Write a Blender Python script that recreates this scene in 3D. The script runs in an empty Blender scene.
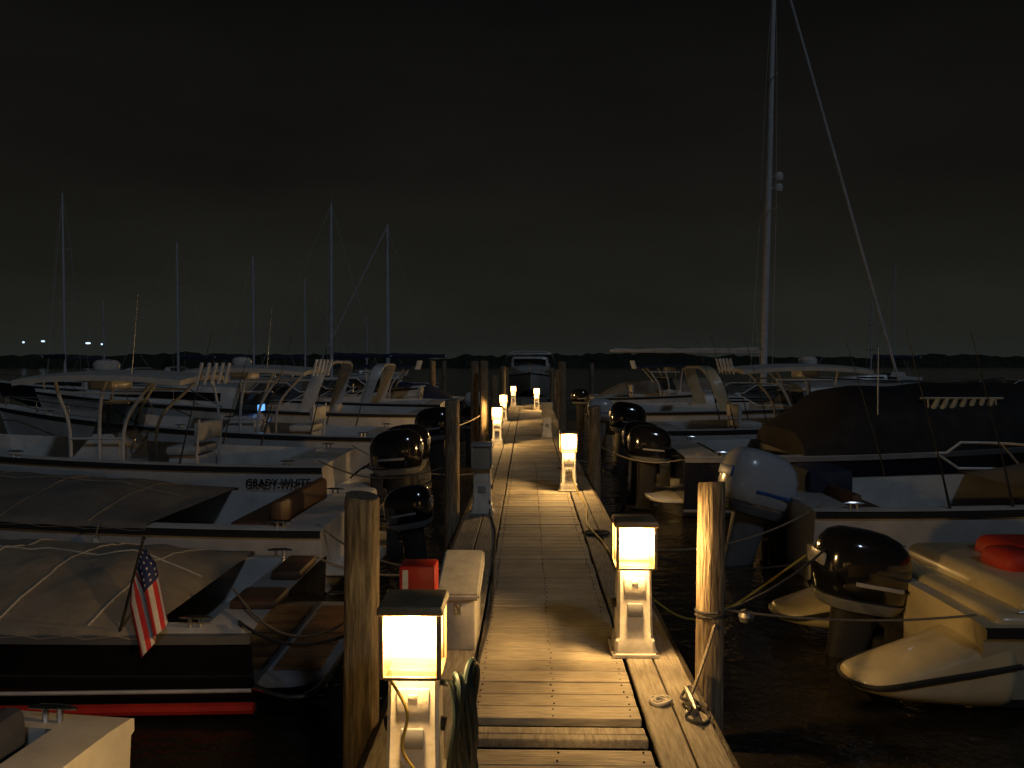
import bpy, bmesh, math, random
from mathutils import Matrix, Vector, noise
random.seed(7)
R=math.radians
scene=bpy.context.scene
scene.view_settings.view_transform='Standard'
scene.view_settings.look='None'
scene.view_settings.exposure=0
WZ=-0.5

# ---------------------------------------------------------------- materials
def mat(name,col,rough=0.5,metal=0.0,var=0.25,scale=6.0,bump=0.0,bscale=40.0,stretch=(1,1,1),coat=0.0,island=0.0,col2=None,emit=None,estr=0,spec=None):
    m=bpy.data.materials.new(name); m.use_nodes=True
    nt=m.node_tree; N=nt.nodes; Lk=nt.links
    b=N['Principled BSDF']
    tc=N.new('ShaderNodeTexCoord'); mp=N.new('ShaderNodeMapping'); mp.inputs['Scale'].default_value=stretch
    Lk.new(tc.outputs['Object'],mp.inputs['Vector'])
    n=N.new('ShaderNodeTexNoise'); n.inputs['Scale'].default_value=scale; n.inputs['Detail'].default_value=6; n.inputs['Roughness'].default_value=0.65
    Lk.new(mp.outputs[0],n.inputs['Vector'])
    r=N.new('ShaderNodeValToRGB')
    c2=col2 if col2 else tuple(c*(1-var) for c in col)
    r.color_ramp.elements[0].position=0.32; r.color_ramp.elements[0].color=(*c2,1)
    r.color_ramp.elements[1].position=0.62; r.color_ramp.elements[1].color=(*col,1)
    Lk.new(n.outputs['Fac'],r.inputs['Fac'])
    out=r.outputs['Color']
    if island>0:
        g=N.new('ShaderNodeNewGeometry'); mr=N.new('ShaderNodeMapRange')
        mr.inputs['To Min'].default_value=1-island; mr.inputs['To Max'].default_value=1+island
        Lk.new(g.outputs['Random Per Island'],mr.inputs['Value'])
        vm=N.new('ShaderNodeVectorMath'); vm.operation='SCALE'
        Lk.new(out,vm.inputs[0]); Lk.new(mr.outputs[0],vm.inputs['Scale']); out=vm.outputs[0]
        # broad stains across many boards
        n3=N.new('ShaderNodeTexNoise'); n3.inputs['Scale'].default_value=1.7; n3.inputs['Detail'].default_value=4
        Lk.new(tc.outputs['Object'],n3.inputs['Vector'])
        m3=N.new('ShaderNodeMapRange'); m3.inputs['From Min'].default_value=.35; m3.inputs['From Max'].default_value=.65
        m3.inputs['To Min'].default_value=.72; m3.inputs['To Max'].default_value=1.1
        Lk.new(n3.outputs['Fac'],m3.inputs['Value'])
        vm2=N.new('ShaderNodeVectorMath'); vm2.operation='SCALE'
        Lk.new(out,vm2.inputs[0]); Lk.new(m3.outputs[0],vm2.inputs['Scale']); out=vm2.outputs[0]
    Lk.new(out,b.inputs['Base Color'])
    rr=N.new('ShaderNodeMapRange'); rr.inputs['To Min'].default_value=min(1,rough*1.35); rr.inputs['To Max'].default_value=rough*0.8
    Lk.new(n.outputs['Fac'],rr.inputs['Value']); Lk.new(rr.outputs[0],b.inputs['Roughness'])
    b.inputs['Metallic'].default_value=metal
    if coat: b.inputs['Coat Weight'].default_value=coat
    if spec is not None: b.inputs['Specular IOR Level'].default_value=spec
    if bump>0:
        n2=N.new('ShaderNodeTexNoise'); n2.inputs['Scale'].default_value=bscale; n2.inputs['Detail'].default_value=5
        Lk.new(mp.outputs[0],n2.inputs['Vector'])
        bp=N.new('ShaderNodeBump'); bp.inputs['Strength'].default_value=bump; bp.inputs['Distance'].default_value=0.02
        Lk.new(n2.outputs['Fac'],bp.inputs['Height']); Lk.new(bp.outputs[0],b.inputs['Normal'])
    if emit:
        b.inputs['Emission Color'].default_value=(*emit,1); b.inputs['Emission Strength'].default_value=estr
    return m

GEL=mat('gelcoat_white',(.70,.69,.66),.28,var=.28,scale=3,coat=.3)
GEL2=mat('gelcoat_cream',(.60,.53,.35),.3,var=.25,scale=3,coat=.3)
NONSKID=mat('nonskid_deck',(.50,.48,.43),.6,var=.3,scale=5,bump=.3,bscale=200)
NAVY=mat('gelcoat_navy',(.018,.022,.04),.15,coat=.6)
BLACKG=mat('gelcoat_black',(.014,.014,.015),.15,coat=.6)
GREYG=mat('gelcoat_grey',(.30,.31,.33),.3)
RED=mat('red_paint',(.60,.035,.02),.4)
REDC=mat('red_vinyl',(.45,.03,.015),.6,bump=.6,bscale=7)
BOT_B=mat('antifoul_black',(.03,.03,.032),.7)
BOT_BL=mat('antifoul_blue',(.03,.06,.14),.7)
RUB=mat('rubber_black',(.02,.02,.02),.6)
STEEL=mat('stainless',(.6,.6,.6),.2,metal=1,var=.1)
ALU=mat('anodised_aluminium',(.55,.56,.58),.35,metal=.8,var=.15)
PIPEW=mat('white_pipework',(.65,.66,.66),.35,var=.15)
MASTM=mat('mast_aluminium',(.62,.63,.66),.45,metal=.0,var=.25)
TAN=mat('canvas_tan',(.36,.31,.235),.85,var=.35,scale=2.5,bump=.6,bscale=5)
GREYC=mat('canvas_grey',(.22,.20,.17),.85,var=.35,scale=2.5,bump=.6,bscale=5)
BLKC=mat('canvas_black',(.02,.018,.018),.75,var=.3,bump=.6,bscale=5)
BLUEC=mat('canvas_navy',(.03,.04,.08),.8,bump=.6,bscale=5)
TOPM=mat('canvas_offwhite',(.6,.58,.52),.7,var=.2,bump=.4,bscale=4)
VINYL=mat('vinyl_white',(.6,.59,.55),.5,bump=.2,bscale=10)
VINYLB=mat('vinyl_brown',(.13,.07,.04),.5,bump=.2,bscale=10)
COWLB=mat('cowl_black',(.01,.01,.012),.12,coat=1.0)
COWLW=mat('cowl_white',(.50,.53,.57),.22,coat=.5,var=.12)
COWLG=mat('cowl_grey',(.18,.19,.2),.3,coat=.5)
PLAS=mat('plastic_dark',(.03,.03,.03),.5)
PLASB=mat('plastic_blue',(.03,.12,.4),.45)
TEAK=mat('teak',(.22,.11,.045),.6,var=.45,scale=8,stretch=(1,8,1),bump=.3)
PED=mat('pedestal_white',(.76,.73,.64),.5,var=.3,scale=9,bump=.08)
PEDH=mat('pedestal_head_bronze',(.30,.22,.13),.5,var=.4,scale=15)
PEDG=mat('pedestal_head_grey',(.35,.36,.36),.5,var=.3,scale=15)
DIRTY=mat('box_fibreglass',(.6,.58,.52),.5,var=.35,scale=7,bump=.1)
ROPE=mat('rope',(.36,.31,.23),.9,var=.4,scale=60,bump=.8,bscale=150)
ROPED=mat('rope_dark',(.06,.06,.07),.9,var=.4,scale=60,bump=.8,bscale=150)
HOSE=mat('hose_green',(.015,.03,.03),.4)
CORD=mat('cord_yellow',(.5,.38,.06),.5)
GALV=mat('galvanised',(.3,.3,.29),.45,metal=.8,var=.4,scale=30)
PLX=mat('plank_wood',(.47,.42,.325),.75,scale=6,stretch=(1.1,11,6),bump=.28,bscale=8,island=.17,col2=(.28,.245,.185))
PLY=mat('board_wood',(.37,.335,.265),.78,scale=6,stretch=(11,1.1,6),bump=.28,bscale=8,island=.15,col2=(.20,.175,.135))
PILE=mat('piling_wood',(.42,.33,.21),.85,scale=7,stretch=(7,7,.7),bump=1.0,bscale=9,island=.15,col2=(.13,.095,.058))
DARKW=mat('wet_timber',(.05,.038,.026),.6,bump=.5)

def glassm(name,col=(.02,.025,.03)):
    m=bpy.data.materials.new(name); m.use_nodes=True
    nt=m.node_tree; b=nt.nodes['Principled BSDF']
    b.inputs['Base Color'].default_value=(*col,1); b.inputs['Roughness'].default_value=.06
    tr=nt.nodes.new('ShaderNodeBsdfTransparent'); tr.inputs[0].default_value=(.75,.8,.82,1)
    mx=nt.nodes.new('ShaderNodeMixShader'); mx.inputs[0].default_value=.55
    nt.links.new(tr.outputs[0],mx.inputs[1]); nt.links.new(b.outputs[0],mx.inputs[2])
    nt.links.new(mx.outputs[0],nt.nodes['Material Output'].inputs['Surface'])
    return m
GLASS=glassm('tinted_glass')

def lensm():
    m=bpy.data.materials.new('lamp_lens'); m.use_nodes=True
    nt=m.node_tree; N=nt.nodes; Lk=nt.links; N.remove(N['Principled BSDF'])
    tc=N.new('ShaderNodeTexCoord'); sp=N.new('ShaderNodeSeparateXYZ'); Lk.new(tc.outputs['Object'],sp.inputs[0])
    r=N.new('ShaderNodeValToRGB'); e=r.color_ramp.elements
    mr=N.new('ShaderNodeMapRange'); mr.inputs['From Min'].default_value=.5; mr.inputs['From Max'].default_value=.74
    Lk.new(sp.outputs['Z'],mr.inputs['Value']); Lk.new(mr.outputs[0],r.inputs['Fac'])
    e[0].position=0; e[0].color=(.9,.36,.06,1); e[1].position=1; e[1].color=(1,.6,.2,1)
    k=r.color_ramp.elements.new(.22); k.color=(1.0,.5,.12,1)
    k=r.color_ramp.elements.new(.34); k.color=(1,.76,.28,1)
    k=r.color_ramp.elements.new(.85); k.color=(1,.76,.28,1)
    s=N.new('ShaderNodeMapRange'); s.interpolation_type='SMOOTHSTEP'
    s.inputs['From Min'].default_value=.54; s.inputs['From Max'].default_value=.59; s.inputs['To Min'].default_value=2.6; s.inputs['To Max'].default_value=7.5
    Lk.new(sp.outputs['Z'],s.inputs['Value'])
    em=N.new('ShaderNodeEmission'); Lk.new(r.outputs[0],em.inputs[0]); Lk.new(s.outputs[0],em.inputs[1])
    tr=N.new('ShaderNodeBsdfTransparent'); tr.inputs[0].default_value=(1,.9,.7,1)
    mx=N.new('ShaderNodeMixShader'); mx.inputs[0].default_value=.42
    Lk.new(tr.outputs[0],mx.inputs[1]); Lk.new(em.outputs[0],mx.inputs[2]); Lk.new(mx.outputs[0],N['Material Output'].inputs['Surface'])
    return m
LENS=lensm()
LENSOFF=mat('lens_unlit',(.4,.38,.3),.3)

# ---------------------------------------------------------------- helpers
def root(name,loc=(0,0,0),rz=0,rx=0,ry=0):
    e=bpy.data.objects.new(name,None); scene.collection.objects.link(e)
    e.location=loc; e.rotation_euler=(R(rx),R(ry),R(rz)); e.empty_display_size=.2
    return e
def mk(name,v,f,m,parent=None,T=None,ang=35,mi=None,smooth=True):
    me=bpy.data.meshes.new(name)
    if T is not None: v=[T@Vector(p) for p in v]
    me.from_pydata([tuple(p) for p in v],[],f)
    for mm in (m if isinstance(m,(list,tuple)) else [m]): me.materials.append(mm)
    if mi: me.polygons.foreach_set('material_index',mi)
    bm=bmesh.new(); bm.from_mesh(me); bmesh.ops.recalc_face_normals(bm,faces=bm.faces); bm.to_mesh(me); bm.free()
    if smooth:
        me.shade_smooth(); me.set_sharp_from_angle(angle=R(ang))
    o=bpy.data.objects.new(name,me); scene.collection.objects.link(o)
    if parent: o.parent=parent
    return o
class Acc:
    def __init__(s): s.v=[]; s.f=[]
    def add(s,v,f,T=None):
        k=len(s.v)
        s.v+= [T@Vector(p) for p in v] if T is not None else [Vector(p) for p in v]
        s.f+=[tuple(i+k for i in q) for q in f]
        return s
    def mk(s,name,m,parent=None,**k): return mk(name,s.v,s.f,m,parent,**k)
def boxg(c,d,bev=.01,seg=2,taper=1.0):
    bm=bmesh.new(); bmesh.ops.create_cube(bm,size=1)
    for v in bm.verts:
        t=taper if v.co.z>0 else 1
        v.co=Vector((v.co.x*d[0]*t,v.co.y*d[1]*t,v.co.z*d[2]))
    if bev>0: bmesh.ops.bevel(bm,geom=list(bm.edges),offset=min(bev,min(d)*.45),segments=seg,profile=.5,affect='EDGES')
    bm.verts.index_update()
    v=[p.co+Vector(c) for p in bm.verts]; f=[tuple(x.index for x in q.verts) for q in bm.faces]; bm.free()
    return v,f
def tubeg(pts,r,n=8,cap=True):
    pts=[Vector(p) for p in pts]; V=[];F=[]
    rs=r if isinstance(r,(list,tuple)) else [r]*len(pts)
    up=None
    for i,p in enumerate(pts):
        d=(pts[min(i+1,len(pts)-1)]-pts[max(i-1,0)])
        d=d.normalized() if d.length>1e-9 else Vector((0,0,1))
        if up is None:
            up=Vector((0,0,1)) if abs(d.z)<.9 else Vector((1,0,0))
        a=d.cross(up)
        if a.length<1e-4: a=d.cross(Vector((0,1,.1)))
        a.normalize(); up=a.cross(d).normalized()
        for k in range(n):
            t=2*math.pi*k/n; V.append(p+(a*math.cos(t)+up*math.sin(t))*rs[i])
    for i in range(len(pts)-1):
        for k in range(n):
            F.append((i*n+k,i*n+(k+1)%n,(i+1)*n+(k+1)%n,(i+1)*n+k))
    if cap: F.append(tuple(range(n))[::-1]); F.append(tuple(range((len(pts)-1)*n,len(pts)*n)))
    return V,F
def curvep(pts,n=6):
    P=[Vector(p) for p in pts]; out=[]
    for i in range(len(P)-1):
        p0=P[max(i-1,0)];p1=P[i];p2=P[i+1];p3=P[min(i+2,len(P)-1)]
        for k in range(n):
            t=k/n
            out.append(.5*((2*p1)+(p2-p0)*t+(2*p0-5*p1+4*p2-p3)*t*t+(3*p1-p0-3*p2+p3)*t**3))
    out.append(P[-1]); return out
def sag(a,b,s,n=16):
    a=Vector(a);b=Vector(b)
    return [a.lerp(b,i/n)-Vector((0,0,s*4*(i/n)*(1-i/n))) for i in range(n+1)]
def loftg(rings,caps=True,closed=True):
    n=len(rings[0]);V=[p for r in rings for p in r];F=[]
    for i in range(len(rings)-1):
        for k in range(n if closed else n-1):
            F.append((i*n+k,i*n+(k+1)%n,(i+1)*n+(k+1)%n,(i+1)*n+k))
    if caps: F.append(tuple(range(n))[::-1]); F.append(tuple(range((len(rings)-1)*n,len(rings)*n)))
    return V,F
def sell(cx,cy,z,a,b,e=2.6,n=28):
    o=[]
    for k in range(n):
        t=2*math.pi*k/n;c,s=math.cos(t),math.sin(t)
        o.append(Vector((cx+a*math.copysign(abs(c)**(2/e),c),cy+b*math.copysign(abs(s)**(2/e),s),z)))
    return o
def torusg(c,R0,r,n=32,m=8,T=None):
    V=[];F=[]
    for i in range(n):
        for k in range(m):
            a=2*math.pi*i/n;b=2*math.pi*k/m
            V.append(Vector(c)+Vector(((R0+r*math.cos(b))*math.cos(a),(R0+r*math.cos(b))*math.sin(a),r*math.sin(b))))
            F.append((i*m+k,((i+1)%n)*m+k,((i+1)%n)*m+(k+1)%m,i*m+(k+1)%m))
    return V,F

# ---------------------------------------------------------------- outboard
def outboard(par,x,y,z,col=COWLB,s=1.0,tilt=0,turn=0):
    T=Matrix.Translation((x,y,z))@Matrix.Rotation(R(turn),4,'Z')@Matrix.Rotation(R(tilt),4,'Y')@Matrix.Scale(s,4)
    cx=-.28
    rings=[sell(cx,0,zz,a,b,2.8) for zz,a,b in [(.0,.17,.12),(.02,.24,.165),(.07,.275,.19),(.09,.28,.195)]]
    v,f=loftg(rings); mk('outboard_lower_cowl',v,f,COWLG if col is not COWLG else COWLB,par,T)
    rings=[sell(cx+o,0,zz,a,b,2.7) for zz,a,b,o in [(.095,.27,.185,0),(.11,.285,.2,0),(.22,.30,.21,-.005),(.34,.295,.205,-.01),(.42,.27,.185,-.02),(.475,.22,.15,-.03),(.505,.15,.1,-.04),(.515,.05,.03,-.04)]]
    v,f=loftg(rings); mk('outboard_cowl',v,f,col,par,T,ang=60)
    a=Acc()
    a.add(*boxg((cx-.292,0,.3),(.03,.2,.08),.01))
    for sy in(-1,1): a.add(*boxg((cx+.03,sy*.206,.2),(.3,.012,.025),.004))
    a.mk('outboard_trim',GREYG if col is not COWLW else PLASB,par,T=T)
    rings=[sell(cx+.0,0,zz,aa,bb,2.2,20) for zz,aa,bb in [(.01,.15,.09),(-.25,.13,.065),(-.5,.12,.05),(-.62,.13,.045)]]
    a=Acc().add(*loftg(rings))
    a.add(*boxg((cx-.04,0,-.63),(.42,.2,.015),.005))
    rings=[sell(cx-.02,0,zz,aa,bb,2.2,20) for zz,aa,bb in [(-.62,.13,.04),(-.85,.11,.03),(-1.0,.07,.012)]]
    a.add(*loftg(rings))
    tp=[(cx+.22-.5*i/10,0,-.8) for i in range(11)]; tr=[.006,.035,.05,.055,.057,.057,.056,.053,.048,.04,.03]
    a.add(*tubeg(tp,tr,14))
    a.mk('outboard_leg',COWLG if col is not COWLB else PLAS,par,T=T)
    a=Acc()
    for k in range(3):
        Q=Matrix.Translation((cx-.3,0,-.8))@Matrix.Rotation(k*2*math.pi/3,4,'X')
        bl=[(-.02,-.02,.03),(.02,.02,.03),(.045,.07,.1),(.03,.07,.16),(-.01,0,.18),(-.045,-.05,.12)]
        th=[(p[0]+.008,p[1],p[2]) for p in bl]
        F=[tuple(range(6)),tuple(range(6,12))]+[(i,(i+1)%6,6+(i+1)%6,6+i) for i in range(6)]
        a.add(bl+th,F,Q)
    a.mk('propeller',STEEL,par,T=T)
    a=Acc()
    T2=Matrix.Translation((x,y,z))@Matrix.Scale(s,4)
    for sy in(-.1,.1): a.add(*boxg((-.06,sy,-.12),(.14,.03,.34),.01))
    a.add(*tubeg([(-.12,-.12,-.02),(-.12,.12,-.02)],.025)); a.add(*boxg((-.1,0,-.2),(.14,.16,.16),.02))
    a.mk('outboard_bracket',PLAS,par,T=T2)
    a=Acc()
    for sy in(-.03,.03): a.add(*tubeg(curvep([(x-.05,y+sy,z+.06),(x+.1,y+sy*3,z+.14),(x+.28,y+sy*4,z+.0)],5),.012,6))
    a.mk('control_cables',RUB,par)

# ---------------------------------------------------------------- hull
class Boat:
    def __init__(s,name,loc,rz,L,B,fs,fb,side=GEL,bottom=BOT_B,boot=None,deck=GEL,cock=(.05,.62),sole=.22,rail=RUB,gun=.17,crown=.06,roll=0):
        s.r=root(name,(loc[0],loc[1],WZ),rz,rx=roll)
        s.L,s.B,s.fs,s.fb,s.cock,s.sole,s.gun=L,B,fs,fb,cock,sole,gun
        n=30
        ts=sorted(set([i/n for i in range(n+1)]+[cock[0],cock[0]+.006,cock[1],cock[1]+.02,.985,.995]))
        rings=[]
        for t in ts:
            b=s.b(t);zs=s.z(t)
            bc=b*(.87-.3*t*t);zc=.03+fb*.5*t**3
            zk=-.32+(fb*.72+.32)*max(0,(t-.55)/.45)**2.3
            zb=max(.09,zc+.03)
            inn=cock[0]+.003<t<cock[1]+.01
            gi=max(b-gun,b*.55)
            def X(z): 
                return L*t*.94+L*.06*t**3*(max(z,-.1)/fb) 
            pts=[(0,zk),(bc,zc),(bc+(b-bc)*.2,max(zb,zc+.02)),(bc+(b-bc)*.28,max(zb,zc+.02)+.04),(bc+(b-bc)*.72,zc+(zs-zc)*.6),(b*.985,zs-.07),(b+.012,zs-.06),(b+.012,zs-.01),(b*.99,zs)]
            pts.append((gi,zs+.015))
            if inn: pts+=[(gi-.01,zs-.03),(max(gi-.05,gi*.8),sole+.02),(max(gi-.09,gi*.7),sole),(0,sole)]
            else:
                for q in(.93,.7,.4,0): pts.append((gi*q,zs+.015+crown*(1-q*q)*(1 if t>.3 else .2)))
            ring=[Vector((X(z),-y,z)) for y,z in pts][::-1]+[Vector((X(z),y,z)) for y,z in pts][1:]
            rings.append(ring)
        V=[p for r_ in rings for p in r_];m=len(rings[0]);F=[];MI=[]
        half=len(pts)-1
        mp={0:1,1:1,2:2,3:0,4:0,5:3,6:3,7:3,8:4,9:4,10:4,11:4,12:5}
        for i in range(len(rings)-1):
            for k in range(m-1):
                F.append((i*m+k,i*m+k+1,(i+1)*m+k+1,(i+1)*m+k))
                h=k-half if k>=half else half-1-k
                MI.append(mp[h])
        F.append(tuple(range(m))); MI.append(0)
        mk('hull',V,F,[side,bottom,boot or side,rail,deck,NONSKID],s.r,mi=MI,ang=28)
    def b(s,t): return max(.015,s.B/2*(.93+.07*min(1,t/.3))*(1-max(0,(t-.38)/.62)**2.3))
    def z(s,t): return s.fs+(s.fb-s.fs)*max(0,t)**1.7
    def X(s,t): return s.L*t*.94+s.L*.06*t**3*(s.z(t)/s.fb)
    def cover(s,t0,t1,h,m,seam=None,ridge=.5):
        n=34;k=22;V=[];F=[]
        def P(t,q):
            b=s.b(t)-.02;u=(t-t0)/(t1-t0)
            pr=min(1,u/.18)**.7*min(1,(1-u)/.25)**.8 if 0<u<1 else 0
            zz=s.z(t)+.03+h*pr*(1-abs(q)**1.7)+ (.035*noise.noise(Vector((t*14,q*4,s.L)))+.02*noise.noise(Vector((t*40,q*9,s.B)))-.018*math.sin(u*math.pi*6)**2)*pr*(1-q*q)
            return Vector((s.X(t),b*q,zz))
        for i in range(n+1):
            for j in range(k+1): V.append(P(t0+(t1-t0)*i/n,-1+2*j/k))
        for i in range(n):
            for j in range(k): F.append((i*(k+1)+j,i*(k+1)+j+1,(i+1)*(k+1)+j+1,(i+1)*(k+1)+j))
        for sg in(0,k):
            base=len(V)
            for i in range(n+1):
                p=V[i*(k+1)+sg]; V.append(p+Vector((0,.035*(1 if sg else -1),-.05-.012*math.sin(i*2.1))))
            for i in range(n): F.append((i*(k+1)+sg,(i+1)*(k+1)+sg,base+i+1,base+i))
        mk('canvas_cover',V,F,m,s.r,ang=60)
        if seam:
            a=Acc()
            for u in (.12,.3,.48,.66,.84): a.add(*tubeg([P(t0+(t1-t0)*u,-.98+1.96*j/24)+Vector((0,0,.003)) for j in range(25)],.006,5))
            a.add(*tubeg([P(t0+(t1-t0)*(.02+.96*j/24),0)+Vector((0,0,.003)) for j in range(25)],.006,5))
            a.mk('cover_seams',seam,s.r)
    def bowrail(s,t0=.55,h=.28):
        a=Acc()
        for sg in(-1,1):
            pts=[]
            for i in range(13):
                t=t0+(.985-t0)*i/12; hh=h*min(1,i/2)
                pts.append((s.X(t)-.03*i/12,sg*max(s.b(t)-.07,.03),s.z(t)+.02+hh))
            a.add(*tubeg(pts,.014,7))
            for i in(3,6,9,12):
                t=t0+(.985-t0)*i/12;y=sg*max(s.b(t)-.07,.03)
                a.add(*tubeg([(s.X(t)-.03*i/12,y,s.z(t)),(s.X(t)-.03*i/12,y,s.z(t)+.02+h)],.011,6))
        a.mk('bow_rail',STEEL,s.r)
    def cleats(s):
        a=Acc()
        for t in(.06,.5,.85):
            for sg in(-1,1):
                x=s.X(t);y=sg*(max(s.b(t)-.1,.04));z=s.z(t)+.02
                a.add(*tubeg([(x-.1,y,z+.045),(x-.05,y,z+.05),(x+.05,y,z+.05),(x+.1,y,z+.045)],[.006,.012,.012,.006],7))
                for d in(-.03,.03): a.add(*tubeg([(x+d,y,z-.01),(x+d,y,z+.05)],.012,6))
        a.mk('cleats',STEEL,s.r)
    def windshield(s,t,h=.36,rake=.3,wrap=1.0,depth=.7):
        x0=s.X(t);bb=s.b(t)-.16;zb=s.z(t)+.03
        pl=[(-wrap,bb),( -.3,bb*.93),(.0,bb*.62),(.1,0),(0,-bb*.62),(-.3,-bb*.93),(-wrap,-bb)]
        pl=curvep([(p[0]+x0,p[1],0) for p in pl],4)
        V=[];F=[];top=[];bot=[]
        for p in pl:
            bz=zb+.02
            b_=Vector((p.x,p.y,bz)); k=1 if p.x>x0-wrap*.8 else .6
            t_=Vector((p.x-rake,p.y*.93,bz+h*k)); V+=[b_,t_];bot.append(b_);top.append(t_)
        for i in range(len(pl)-1): F.append((2*i,2*i+1,2*i+3,2*i+2))
        mk('windshield_glass',V,F,GLASS,s.r)
        a=Acc();a.add(*tubeg(top,.017,6));a.add(*tubeg(bot,.017,6))
        for i in(0,5,10,14,19,len(pl)-1): a.add(*tubeg([bot[i],top[i]],.014,6))
        a.mk('windshield_frame',PIPEW,s.r)
    def console(s,t,w=.85,h=.95,seat=True):
        x=s.X(t);so=s.sole
        rr=[]
        for z,x0,x1,ww in[(0,-.35,.5,w),(h*.55,-.33,.45,w),(h*.85,-.3,.22,w*.92),(h,-.2,.1,w*.85)]:
            rr.append([Vector((x+x0,-ww/2,so+z)),Vector((x+x1-.05,-ww/2,so+z)),Vector((x+x1,-ww/2+.08,so+z)),Vector((x+x1,ww/2-.08,so+z)),Vector((x+x1-.05,ww/2,so+z)),Vector((x+x0,ww/2,so+z))])
        v,f=loftg(rr); mk('console',v,f,GEL,s.r,ang=30)
        pl=curvep([(x-.25,w*.42,0),(x+.05,w*.42,0),(x+.2,w*.2,0),(x+.22,-w*.2,0),(x+.05,-w*.42,0),(x-.25,-w*.42,0)],3)
        V=[];F=[]
        for p in pl: V+=[Vector((p.x,p.y,so+h*.9)),Vector((p.x-.16,p.y*.88,so+h+.42))]
        for i in range(len(pl)-1): F.append((2*i,2*i+1,2*i+3,2*i+2))
        mk('console_windscreen',V,F,GLASS,s.r)
        a=Acc(); a.add(*tubeg(V[1::2],.015,6)); a.mk('windscreen_trim',PIPEW,s.r)
        T=Matrix.Translation((x-.42,.05,so+h*.85))@Matrix.Rotation(R(65),4,'Y')
        a=Acc();a.add(*torusg((0,0,0),.18,.014,24,7),T)
        for k in range(3):
            an=k*2.094; a.add(*tubeg([(0,0,-.03),(.17*math.cos(an),.17*math.sin(an),0)],.01,5),T)
        a.add(*tubeg([(0,0,0),(0,0,.1)],.02,6),T);a.mk('steering_wheel',STEEL,s.r)
        if seat:
            xs=x-1.15
            a=Acc();a.add(*boxg((xs,0,so+.72),(.42,w*.95,.12),.04));a.add(*boxg((xs-.22,0,so+.98),(.09,w*.95,.26),.04));a.mk('helm_seat_cushions',VINYL,s.r)
            a=Acc();a.add(*boxg((xs,0,so+.35),(.45,w*.85,.6),.03,taper=.9))
            for sg in(-1,1): a.add(*tubeg([(xs-.2,sg*w*.48,so+.4),(xs-.26,sg*w*.48,so+1.15)],.018,6))
            a.mk('leaning_post',GEL,s.r)
    def ttop(s,t,L=2.1,W=1.5,z=2.05,m=TOPM,ant=True,rods=True):
        x=s.X(t)-.25;so=s.sole
        V=[];F=[];n=12;k=10
        for sgn in(0,1):
            for i in range(n+1):
                for j in range(k+1):
                    u=i/n*2-1;w=j/k*2-1
                    V.append(Vector((x+u*L/2*(1-.04*w*w),w*W/2*(1-.05*u*u),z-.07*u*u-.06*w*w+(.0 if sgn==0 else -.07))))
        q=(n+1)*(k+1)
        for i in range(n):
            for j in range(k):
                a=i*(k+1)+j;F.append((a,a+1,a+k+2,a+k+1));F.append((a+q,a+k+1+q,a+k+2+q,a+1+q))
        for i in range(n): 
            for j in(0,k): a=i*(k+1)+j;F.append((a,a+k+1,a+k+1+q,a+q))
        for j in range(k):
            for i in(0,n): a=i*(k+1)+j;F.append((a,a+1,a+1+q,a+q))
        mk('t_top_canopy',V,F,m,s.r,ang=50)
        a=Acc()
        for sg in(-1,1):
            y0=sg*.5;y1=sg*W*.42
            for xa,xb in((-.38,-.75),(.35,.6),(-.05,-.1)):
                a.add(*tubeg(curvep([(x+.2+xa,y0,so),(x+.2+xa,y0,so+1.0),(x+.1+xb*.8,y1*.9,z-.35),(x+xb,y1,z-.1)],5),.024,8))
            a.add(*tubeg([(x-.18,y0,so+.9),(x+.55,y0,so+.9)],.018,6))
            a.add(*tubeg([(x-.55,y1*.95,z-.3),(x+.5,y1*.95,z-.3)],.018,6))
            a.add(*tubeg(curvep([(x-L*.46,y1,z-.14),(x,y1,z-.1),(x+L*.46,y1,z-.14)],4),.022,7))
        for xx in(-.45,0,.45): a.add(*tubeg([(x+xx*L,-W*.42,z-.12),(x+xx*L,0,z-.09),(x+xx*L,W*.42,z-.12)],.02,7))
        if rods:
            for j in range(5):
                y=-.5+j*.25;a.add(*tubeg([(x-L/2-.02,y,z-.2),(x-L/2-.1,y,z+.1)],.025,8))
        a.mk('t_top_frame',PIPEW,s.r)
        a=Acc();a.add(*boxg((x+.25,0,z-.2),(.35,.6,.14),.03));a.mk('electronics_box',GEL,s.r)
        if ant:
            a=Acc();a.add(*tubeg([(x-.4,W*.4,z-.1),(x-.5,W*.4,z+1.0)],[.008,.003],6));a.mk('antenna',ALU,s.r)
            a=Acc().add(*loftg([sell(x+.3,0,z+zz,r_,r_,2,20) for zz,r_ in((-.04,.08),(.0,.17),(.08,.18),(.13,.14),(.15,.04))]))
            a.mk('radar_dome',GEL,s.r)
    def cabin(s,t0,t1,h,m=GEL,win=True,w=.78):
        rr=[];n=10
        for i in range(n+1):
            u=i/n;t=t0+(t1-t0)*u;b=s.b(t)*w;z0=s.z(t)+.01
            hh=h*(1-u**2.2)
            x=s.X(t)
            rr.append([Vector((x,-b,z0-.05)),Vector((x,-b*.93,z0+hh*.55)),Vector((x,-b*.85,z0+hh*.86)),Vector((x,-b*.6,z0+hh)),Vector((x,0,z0+hh*1.06)),Vector((x,b*.6,z0+hh)),Vector((x,b*.85,z0+hh*.86)),Vector((x,b*.93,z0+hh*.55)),Vector((x,b,z0-.05))])
        v,f=loftg(rr);mk('cabin_trunk',v,f,m,s.r,ang=30)
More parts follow.
